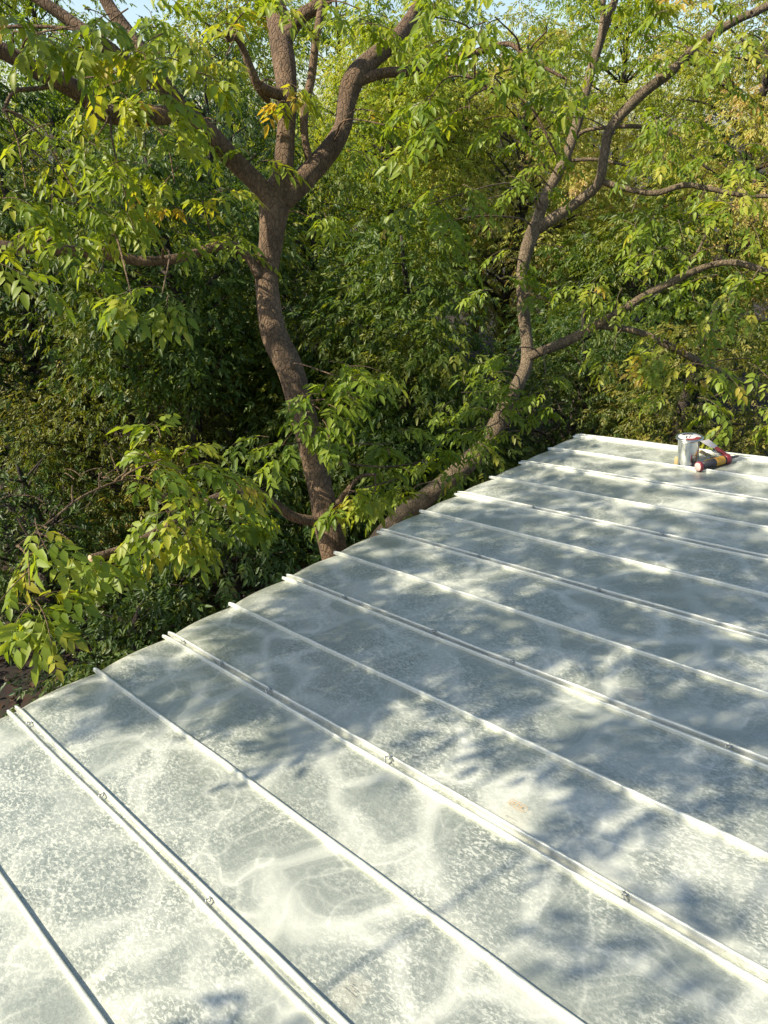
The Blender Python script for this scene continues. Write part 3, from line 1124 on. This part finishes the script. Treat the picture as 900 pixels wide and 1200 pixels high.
    top = [(30, 40, 3.4, .26, 7, .7), (90, 30, 3.5, .24, 6, .5), (150, 10, 3.8, .26, 5, .45), (195, 85, 3.5, .2, 7, .55), (215, 60, 3.7, .2, 5, .6), (120, 90, 3.9, .22, 5, .75), (110, 165, 3.9, .24, 5, .6),
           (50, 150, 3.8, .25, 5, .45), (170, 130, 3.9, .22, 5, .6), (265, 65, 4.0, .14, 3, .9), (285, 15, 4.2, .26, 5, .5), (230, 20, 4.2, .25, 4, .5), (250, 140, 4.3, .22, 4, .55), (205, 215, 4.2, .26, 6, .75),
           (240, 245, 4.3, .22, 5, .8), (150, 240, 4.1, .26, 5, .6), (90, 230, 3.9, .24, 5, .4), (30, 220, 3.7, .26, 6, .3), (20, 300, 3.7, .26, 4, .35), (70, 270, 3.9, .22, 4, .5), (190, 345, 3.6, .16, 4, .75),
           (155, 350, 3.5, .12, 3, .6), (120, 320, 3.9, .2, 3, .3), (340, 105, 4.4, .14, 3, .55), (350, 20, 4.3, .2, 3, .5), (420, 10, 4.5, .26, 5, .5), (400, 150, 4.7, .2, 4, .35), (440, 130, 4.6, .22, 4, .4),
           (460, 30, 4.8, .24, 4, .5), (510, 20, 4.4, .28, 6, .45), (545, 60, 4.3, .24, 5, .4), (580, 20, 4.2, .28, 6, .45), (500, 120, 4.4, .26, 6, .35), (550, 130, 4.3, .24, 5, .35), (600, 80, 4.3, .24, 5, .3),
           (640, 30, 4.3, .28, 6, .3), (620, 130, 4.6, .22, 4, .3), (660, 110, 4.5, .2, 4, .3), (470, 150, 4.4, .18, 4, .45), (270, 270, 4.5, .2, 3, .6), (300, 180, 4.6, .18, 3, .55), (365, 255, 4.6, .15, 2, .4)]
    for lst in (near, top):
        for x, y, d, rr, n, tn in lst:
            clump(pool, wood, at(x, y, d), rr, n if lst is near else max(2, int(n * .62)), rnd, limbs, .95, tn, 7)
    # crown over the roof: boughs above the frame whose leaves shade the sheets
    Q_ = []
    glade = [at(50, 680, 3.1), at(170, 580, 3.5), at(220, 640, 3.7), at(20, 610, 3.1)]
    tries = 0
    while len(Q_) < 450 and tries < 25000:
        tries += 1
        u, v = rnd.uniform(-0.5, 4.4), rnd.uniform(-1.2, 2.75)
        P = roof_world(u, v)
        edge = 1.93 - 0.30 * P[0] + 0.28 * noise.noise(Vector((P[0] * 1.1, P[1] * 1.1, 3.0)))
        w = 1 / (1 + math.exp(-(P[1] - max(edge, 1.42)) / 0.10))
        w *= min(1.0, 0.42 + 0.75 * (0.5 + 0.9 * noise.noise(Vector((P[0] * 1.4, P[1] * 2.2, 8.0)))) + 0.12 * max(0, P[0]))
        if rnd.random() > w:
            continue
        Q = P + rnd.uniform(2.6, 6.0) * S
        x, y, z = project(Q)
        if z[0] > 0 and ((-250 < x[0] < 1150 and (y[0] > 60 or (z[0] < 3.5 and y[0] > -450))) or (z[0] < 2.4 and y[0] > -1500 and -900 < x[0] < 1800)):
            continue
        # keep the sun open for the leaves of the low bough
        hit = False
        for g in glade:
            s_ = (Q - g) @ S
            if s_ > 0 and np.linalg.norm(Q - g - s_ * S) < .6:
                hit = True
        if hit:
            continue
        Q_.append(Q)
    for px, py in ((870, 1095), (372, 1165)):
        Q_.append(roof_world(*roof_uv(px, py)) + rnd.uniform(2.8, 4.5) * S)
    # boughs grow from clump to clump, starting from the limbs above and left of the frame
    x, y, z = project(limbs[:, :3])
    seed = limbs[(y < -20) | (x < -40), :3]
    todo = np.array(Q_)
    tree_pts = seed.copy()
    while len(todo):
        dm = np.linalg.norm(todo[:, None, :] - tree_pts[None], axis=2)
        i, j = np.unravel_index(np.argmin(dm), dm.shape)
        c, a = todo[i], tree_pts[j]
        L = dm[i, j]
        mid = (a + c) / 2 + np.array([rnd.gauss(0, .07), rnd.gauss(0, .07), rnd.uniform(-.02, .1)]) * L
        pts = spline([a, mid, c], 5)
        wood.tube(pts, np.linspace(.006 + .006 * min(L, 1), .005, len(pts)), 6, cap=False)
        tree_pts = np.vstack([tree_pts, pts[2:]])
        todo = np.delete(todo, i, 0)
        clump(pool, wood, c, rnd.uniform(.16, .28), rnd.choice((1, 2, 2)), rnd, None, 1.0, None, 7)
    build_wood(wood, 'trunk', BARK_A, t)
    mb = MB()
    b = 0
    mb.lathe([(0.020, 0.0), (0.0205, 0.004), (0.019, 0.0065)], 14)
    q = Vector(dcut).to_track_quat('Z', 'Y').to_matrix()
    mb.v = [tuple(q @ Vector(v) + Vector(tip) - Vector(base)) for v in mb.v]
    mb.build('sawn_end', MAT_CUT, t)
    # the gap in the crown through which the sun reaches the low bough
    P, D, Up, Sc, T = pool.arrays()
    keep = np.ones(len(P), bool)
    for g in glade:
        q = P - g
        s_ = q @ S
        keep &= ~((s_ > .45) & (np.linalg.norm(q - s_[:, None] * S, axis=1) < .40))
    pool.P, pool.D, pool.U, pool.S, pool.T = [P[keep]], [D[keep]], [Up[keep]], [Sc[keep]], [T[keep]]
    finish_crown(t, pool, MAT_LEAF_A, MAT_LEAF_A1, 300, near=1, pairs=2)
    return len(pool.P)


main_tree()


# ------------------------------------------------------------------ slimmer tree to the right
def second_tree():
    rnd = random.Random(33)
    base = np.array([-0.75, 5.45, -0.06])
    t = tree_empty('leaning_ash_tree', 'slim tree with a leaning lower trunk and V-forked stem above the roof corner', base)
    wood = MB()
    LP = []

    def add(rows, sides=9, per=6, rough=.10):
        p, r = limb(rows, per)
        wood.tube(p, r, sides, rough=rough)
        LP.append(np.column_stack([p, r]))
    p, r = limb([(470, 604, 6.0, 24), (505, 578, 6.05, 25), (542, 548, 6.1, 27), (570, 519, 6.15, 26), (592, 478, 6.25, 22), (612, 440, 6.35, 18), (618, 415, 6.4, 17), (614, 370, 6.4, 17), (612, 322, 6.4, 17), (618, 290, 6.4, 19), (628, 264, 6.4, 20)], 6)
    lo = spline([list(base) + [.14], [-.62, 5.42, .8, .115], [-.35, 5.36, 1.6, .10], [0.0, 5.31, 2.25, .093]], 6)
    wood.tube(np.vstack([lo[:, :3], p]), np.concatenate([lo[:, 3], r]), 12, rough=.12)
    LP.append(np.column_stack([p, r]))
    add([(627, 268, 6.4, 17), (640, 230, 6.4, 15), (664, 182, 6.4, 14), (680, 132, 6.4, 14), (690, 92, 6.4, 14), (706, 42, 6.4, 11), (722, -4, 6.4, 10), (750, -110, 6.4, 7)])
    add([(696, 76, 6.4, 9), (704, 40, 6.35, 8), (707, -4, 6.3, 7), (700, -90, 6.2, 5)], 7)
    add([(630, 268, 6.4, 17), (648, 256, 6.35, 16), (672, 240, 6.3, 14), (700, 216, 6.2, 13), (708, 182, 6.15, 13), (716, 150, 6.1, 14), (750, 112, 6.0, 15), (786, 84, 5.9, 14), (822, 50, 5.8, 13), (862, 24, 5.7, 11), (902, 6, 5.6, 10), (1000, -50, 5.4, 7)])
    add([(704, 212, 6.2, 9), (738, 222, 6.1, 8), (770, 226, 6.0, 8), (802, 217, 5.9, 8), (836, 222, 5.8, 7), (884, 230, 5.7, 6), (960, 225, 5.6, 4)], 7)
    add([(672, 164, 6.4, 6), (690, 152, 6.35, 5), (742, 148, 6.2, 6), (770, 152, 6.1, 5), (798, 163, 6.0, 4)], 6)
    add([(668, 188, 6.4, 5), (700, 187, 6.3, 5), (738, 195, 6.2, 3)], 6)
    add([(616, 420, 6.4, 13), (634, 412, 6.3, 14), (664, 400, 6.2, 15), (694, 384, 6.1, 14), (722, 368, 6.0, 12), (760, 344, 5.9, 12), (800, 324, 5.8, 11), (832, 311, 5.7, 9), (862, 308, 5.6, 9), (902, 320, 5.5, 9), (980, 350, 5.3, 6)], 8)
    add([(700, 382, 6.1, 8), (745, 388, 6.0, 9), (790, 408, 5.9, 10), (850, 440, 5.8, 9), (905, 456, 5.7, 8), (980, 470, 5.6, 5)], 7)
    add([(800, 324, 5.8, 4), (815, 300, 5.8, 4), (832, 265, 5.8, 3)], 5)
    limbs = np.vstack(LP)
    pool = Leaves()
    spec = [(600, 420, 5.9, .26, 5, .25), (520, 560, 5.5, .22, 5, .25), (480, 585, 5.5, .2, 4, .25), (560, 505, 5.6, .24, 6, .3), (590, 500, 5.6, .24, 5, .3), (600, 300, 6.0, .2, 3, .35), (640, 440, 5.9, .26, 5, .25), (570, 440, 6.0, .26, 5, .3), (610, 470, 5.9, .28, 6, .3), (650, 480, 5.9, .22, 4, .2), (560, 480, 5.9, .22, 4, .35), (540, 460, 6.0, .2, 3, .3),
            (500, 240, 5.6, .30, 6, .15), (520, 260, 5.7, .26, 5, .2), (560, 235, 5.8, .24, 4, .25), (610, 210, 6.0, .22, 4, .3), (640, 190, 6.0, .22, 3, .4), (600, 160, 6.0, .3, 4, .4), (650, 140, 6.0, .26, 4, .35),
            (680, 60, 6.0, .3, 5, .35), (740, 40, 5.9, .3, 5, .4), (790, 30, 5.6, .3, 6, .35), (850, 60, 5.4, .3, 5, .3), (880, 20, 5.3, .3, 5, .4), (760, 70, 5.9, .25, 4, .35), (730, 110, 6.0, .26, 4, .4),
            (760, 160, 5.9, .30, 5, .25), (800, 170, 5.8, .3, 6, .2), (790, 130, 5.8, .26, 4, .3), (830, 200, 5.6, .3, 6, .2), (870, 240, 5.4, .3, 6, .3), (860, 180, 5.5, .26, 5, .25), (800, 250, 5.7, .28, 5, .35), (740, 250, 6.0, .24, 4, .4),
            (770, 290, 5.8, .3, 5, .45), (730, 320, 5.9, .28, 5, .5), (690, 340, 6.1, .22, 4, .5), (830, 310, 5.6, .26, 5, .4), (880, 330, 5.3, .26, 5, .4), (800, 350, 5.7, .3, 6, .35), (850, 370, 5.5, .28, 6, .3),
            (780, 400, 5.6, .26, 6, .7), (760, 430, 5.6, .2, 4, .8), (830, 430, 5.5, .28, 6, .45), (880, 420, 5.4, .26, 5, .4), (800, 460, 5.5, .2, 4, .7), (860, 480, 5.4, .22, 4, .5), (720, 410, 5.9, .18, 3, .7), (895, 490, 5.2, .2, 4, .5),
            (660, 290, 6.2, .2, 3, .4), (590, 330, 6.2, .24, 4, .3), (640, 350, 6.1, .2, 3, .35)]
    for x, y, d, rr, n, tn in spec:
        clump(pool, wood, at(x, y, d), rr * 1.1, max(2, int(n * .75)), rnd, limbs, .85, tn, 7)
    for _ in range(40):                                   # crown going on above and beside the frame
        x, y, d = rnd.uniform(560, 1150), rnd.uniform(-330, 0), rnd.uniform(4.8, 7.0)
        clump(pool, wood, at(x, y, d), .3, 4, rnd, limbs, 1.0, None, 7)
    build_wood(wood, 'trunk', BARK_B, t)
    finish_crown(t, pool, MAT_LEAF_A, MAT_LEAF_A1, 200, near=1, pairs=2)


second_tree()


# ------------------------------------------------------------------ the wood behind
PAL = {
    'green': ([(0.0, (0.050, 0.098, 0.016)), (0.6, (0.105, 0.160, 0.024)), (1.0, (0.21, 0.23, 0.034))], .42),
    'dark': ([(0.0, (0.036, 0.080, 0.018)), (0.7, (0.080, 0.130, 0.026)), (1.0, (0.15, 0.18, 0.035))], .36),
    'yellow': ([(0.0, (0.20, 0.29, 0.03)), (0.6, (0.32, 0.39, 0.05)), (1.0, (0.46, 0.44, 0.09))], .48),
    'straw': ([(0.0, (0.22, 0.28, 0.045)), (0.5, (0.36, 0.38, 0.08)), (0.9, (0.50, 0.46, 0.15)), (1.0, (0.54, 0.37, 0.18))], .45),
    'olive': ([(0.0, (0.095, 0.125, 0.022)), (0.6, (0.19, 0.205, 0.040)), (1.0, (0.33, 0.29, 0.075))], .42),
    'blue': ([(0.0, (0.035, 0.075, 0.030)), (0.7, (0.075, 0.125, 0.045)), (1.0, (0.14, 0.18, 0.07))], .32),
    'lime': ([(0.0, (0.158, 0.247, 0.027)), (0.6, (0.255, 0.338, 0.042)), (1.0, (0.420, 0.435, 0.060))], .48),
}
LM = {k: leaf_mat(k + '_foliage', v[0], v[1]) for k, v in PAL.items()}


def wood_tree(name, label, px, d, height, rx, rz, pal, n_clump, per, seed, lsize=1.0, trunk_r=.12, lean=(0, 0), low=0.15, bark=None, pairs=2, cat='tree', clump_r=.42, group=None, near=0):
    """a tree of the wood: trunk, limbs to each clump, clumps of compound leaves"""
    rnd = random.Random(seed)
    g = np.random.default_rng(seed)
    b = at(px, 300, d)
    base = np.array([b[0], b[1], -0.08])
    t = tree_empty(name, label, base, group, cat)
    wood = MB()
    topz = height
    stem = spline([list(base) + [trunk_r], [base[0] + lean[0] * .3 + rnd.uniform(-.15, .15), base[1] + lean[1] * .3, height * .3, trunk_r * .8],
                   [base[0] + lean[0] * .7 + rnd.uniform(-.2, .2), base[1] + lean[1] * .7, height * .6, trunk_r * .55], [base[0] + lean[0], base[1] + lean[1], height * .92, trunk_r * .12]], 7)
    wood.tube(stem[:, :3], stem[:, 3], 8, rough=.1)
    cz = height * (low + 1) / 2
    C = []
    while len(C) < n_clump:
        v = g.normal(size=3)
        v = v / np.linalg.norm(v) * g.uniform(0.25, 1.0) ** .45
        w = 1.0 - 0.35 * max(0, v[2]) ** 2
        c = np.array([base[0] + lean[0] * .6 + v[0] * rx * w, base[1] + lean[1] * .6 + v[1] * rx * w, cz + v[2] * rz])
        if c[2] < .25:
            continue
        C.append(c)
    C = np.array(C)
    pool = Leaves()
    for i, c in enumerate(C):
        zt = c[2] - rnd.uniform(.3, .8) * np.hypot(c[0] - base[0], c[1] - base[1])
        j = np.argmin(np.abs(stem[:, 2] - max(zt, .3)))
        a = stem[j, :3]
        if i % 2 == 0 or n_clump < 60:
            L = np.linalg.norm(c - a)
            mid = (a + c) / 2 + np.array([rnd.gauss(0, .08), rnd.gauss(0, .08), rnd.uniform(-.02, .12)]) * L
            pts = spline([a, mid, c], 4)
            wood.tube(pts, np.linspace(min(stem[j, 3] * .5, .012 + .012 * L), .004, len(pts)), 5, cap=False)
        n = int(per * rnd.uniform(.6, 1.4))
        cr = clump_r * rnd.uniform(.65, 1.3)
        off = g.normal(size=(n, 3)) * np.array([cr, cr, cr * .55]) * .55
        # leaves ride on a few arching fans so that the clump has layers
        off[:, 2] -= .35 * (off[:, 0] ** 2 + off[:, 1] ** 2) / cr
        D = unit(off * np.array([1, 1, .5]) + g.normal(size=(n, 3)) * .35 * cr + unit(c - a) * .25 * cr + np.array([0, 0, -.28 * cr]))
        Up = np.array([0, 0, 1.0]) + g.normal(size=(n, 3)) * .38
        T = np.clip(rnd.uniform(.1, .9) + g.normal(size=n) * .18, 0, 1)
        pool.add(c + off, D, Up, lsize * g.uniform(.7, 1.2, n), T)
    build_wood(wood, 'trunk', bark or BARK_D, t)
    finish_crown(t, pool, LM[pal], None, 0, near=near, pairs=pairs, variants=4)
    return t


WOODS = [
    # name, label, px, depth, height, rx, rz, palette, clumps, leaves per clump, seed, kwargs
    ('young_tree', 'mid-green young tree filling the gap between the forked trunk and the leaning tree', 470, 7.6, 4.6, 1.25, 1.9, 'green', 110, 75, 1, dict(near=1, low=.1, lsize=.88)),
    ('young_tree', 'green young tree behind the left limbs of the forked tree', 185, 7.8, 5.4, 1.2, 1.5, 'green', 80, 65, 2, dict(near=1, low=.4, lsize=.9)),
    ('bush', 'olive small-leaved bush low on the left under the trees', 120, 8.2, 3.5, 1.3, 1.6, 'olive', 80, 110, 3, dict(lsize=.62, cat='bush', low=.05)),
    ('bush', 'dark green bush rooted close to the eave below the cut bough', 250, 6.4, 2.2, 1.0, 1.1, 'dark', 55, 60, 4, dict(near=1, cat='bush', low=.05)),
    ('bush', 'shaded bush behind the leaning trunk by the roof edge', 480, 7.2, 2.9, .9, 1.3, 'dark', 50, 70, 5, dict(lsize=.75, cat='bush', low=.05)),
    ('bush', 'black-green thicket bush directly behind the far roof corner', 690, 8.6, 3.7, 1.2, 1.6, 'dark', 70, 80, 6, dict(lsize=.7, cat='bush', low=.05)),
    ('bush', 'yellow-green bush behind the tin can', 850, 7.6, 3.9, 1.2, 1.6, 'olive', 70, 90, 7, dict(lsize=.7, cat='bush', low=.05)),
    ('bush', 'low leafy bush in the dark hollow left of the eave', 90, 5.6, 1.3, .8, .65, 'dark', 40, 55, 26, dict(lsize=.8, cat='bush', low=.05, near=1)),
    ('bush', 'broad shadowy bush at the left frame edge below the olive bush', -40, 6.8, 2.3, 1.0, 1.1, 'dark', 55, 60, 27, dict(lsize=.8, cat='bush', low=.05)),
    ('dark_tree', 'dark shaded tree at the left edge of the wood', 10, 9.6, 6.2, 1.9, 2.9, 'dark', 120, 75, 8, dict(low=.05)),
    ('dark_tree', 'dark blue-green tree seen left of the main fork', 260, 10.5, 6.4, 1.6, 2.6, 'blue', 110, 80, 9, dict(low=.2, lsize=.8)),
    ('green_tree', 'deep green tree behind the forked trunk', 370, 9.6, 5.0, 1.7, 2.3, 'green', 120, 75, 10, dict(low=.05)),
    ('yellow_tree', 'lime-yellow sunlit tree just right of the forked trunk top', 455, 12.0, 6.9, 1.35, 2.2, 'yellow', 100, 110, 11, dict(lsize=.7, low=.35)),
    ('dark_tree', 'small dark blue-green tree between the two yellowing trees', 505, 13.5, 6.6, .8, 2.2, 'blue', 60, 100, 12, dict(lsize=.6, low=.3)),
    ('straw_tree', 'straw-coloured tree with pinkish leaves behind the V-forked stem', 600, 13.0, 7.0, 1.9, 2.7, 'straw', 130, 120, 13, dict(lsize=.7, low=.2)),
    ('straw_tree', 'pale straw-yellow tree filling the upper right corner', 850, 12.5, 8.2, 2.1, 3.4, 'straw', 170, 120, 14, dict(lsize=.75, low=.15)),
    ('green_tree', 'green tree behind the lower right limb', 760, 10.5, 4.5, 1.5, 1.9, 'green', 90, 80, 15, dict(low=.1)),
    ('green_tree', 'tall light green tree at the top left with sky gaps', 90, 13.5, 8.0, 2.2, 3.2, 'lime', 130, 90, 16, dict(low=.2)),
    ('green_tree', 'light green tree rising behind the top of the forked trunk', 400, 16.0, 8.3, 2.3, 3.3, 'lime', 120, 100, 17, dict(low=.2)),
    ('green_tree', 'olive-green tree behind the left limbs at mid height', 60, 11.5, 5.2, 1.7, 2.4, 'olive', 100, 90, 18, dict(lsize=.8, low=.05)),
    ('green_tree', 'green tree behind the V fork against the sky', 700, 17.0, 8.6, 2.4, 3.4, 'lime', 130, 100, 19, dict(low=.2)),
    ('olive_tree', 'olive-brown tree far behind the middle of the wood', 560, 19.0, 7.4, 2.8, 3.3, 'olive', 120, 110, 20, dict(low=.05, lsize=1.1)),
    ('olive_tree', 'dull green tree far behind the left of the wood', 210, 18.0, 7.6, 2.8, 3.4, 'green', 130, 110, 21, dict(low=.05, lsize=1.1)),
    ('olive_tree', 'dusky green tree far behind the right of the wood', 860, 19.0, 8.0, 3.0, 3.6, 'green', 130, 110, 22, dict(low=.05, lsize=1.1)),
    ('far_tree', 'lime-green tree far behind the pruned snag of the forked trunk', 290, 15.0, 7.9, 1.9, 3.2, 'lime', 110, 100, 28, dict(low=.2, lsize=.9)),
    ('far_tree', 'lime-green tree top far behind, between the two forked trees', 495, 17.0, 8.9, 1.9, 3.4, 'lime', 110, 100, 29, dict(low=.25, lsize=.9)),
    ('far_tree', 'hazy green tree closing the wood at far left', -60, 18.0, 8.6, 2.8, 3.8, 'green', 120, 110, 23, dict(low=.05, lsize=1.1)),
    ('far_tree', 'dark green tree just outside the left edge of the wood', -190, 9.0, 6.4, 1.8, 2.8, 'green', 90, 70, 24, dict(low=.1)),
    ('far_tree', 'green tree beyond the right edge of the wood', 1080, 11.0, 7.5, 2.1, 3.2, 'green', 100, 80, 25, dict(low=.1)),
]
# unseen tall tree, added left of the frame to keep the lower wood in shade: px, d give X, Y through at()
WOODS += [
    ('added_shade_tree', 'unseen tall tree added left of the frame to shade the lower wood', -760, 4.6, 10.6, 1.7, 2.6, 'green', 64, 38, 40, dict(low=.5, lsize=1.2)),
]
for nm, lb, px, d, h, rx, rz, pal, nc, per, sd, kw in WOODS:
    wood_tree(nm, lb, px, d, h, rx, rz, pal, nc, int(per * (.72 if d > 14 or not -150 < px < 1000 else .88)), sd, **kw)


# fallen leaves and dead twigs on the ground by the house
def litter():
    g = np.random.default_rng(77)
    n = 9000
    X = g.uniform(-9, 5, n)
    Y = g.uniform(2.5, 13, n)
    keep = (X * -.70 + Y * .714) > 2.5
    X, Y = X[keep], Y[keep]
    Z = np.array([0.10 * noise.noise(Vector((x * 0.35, (y - 6) * 0.35, 0.0))) + 0.04 * noise.noise(Vector((x * 1.3, (y - 6) * 1.3, 3.0))) for x, y in zip(X, Y)]) - .03
    P = np.column_stack([X, Y, Z + g.uniform(0, .04, len(X))])
    D = np.column_stack([g.normal(size=(len(X), 2)), g.normal(size=len(X)) * .25])
    Up = np.array([0, 0, 1.0]) + g.normal(size=(len(X), 3)) * .5
    m = leaf_mat('fallen_leaf', [(0, (0.022, 0.014, 0.010)), (.6, (0.055, 0.032, 0.02)), (.9, (0.11, 0.065, 0.04)), (1, (0.15, 0.10, 0.06))], .15, (1, 1, 1), .7)
    v, f = leaflet(.09, .045, 1)
    me = leaf_mesh('fallen_leaves', [(v, f, P, frames(D, Up), g.uniform(.6, 1.3, len(X)), g.uniform(0, 1, len(X)))], m)
    o = link(bpy.data.objects.new('fallen_leaves', me))
    o['kind'] = 'stuff'
    o['label'] = 'brown fallen leaves strewn on the dark soil'
    o['category'] = 'leaf litter'


litter()
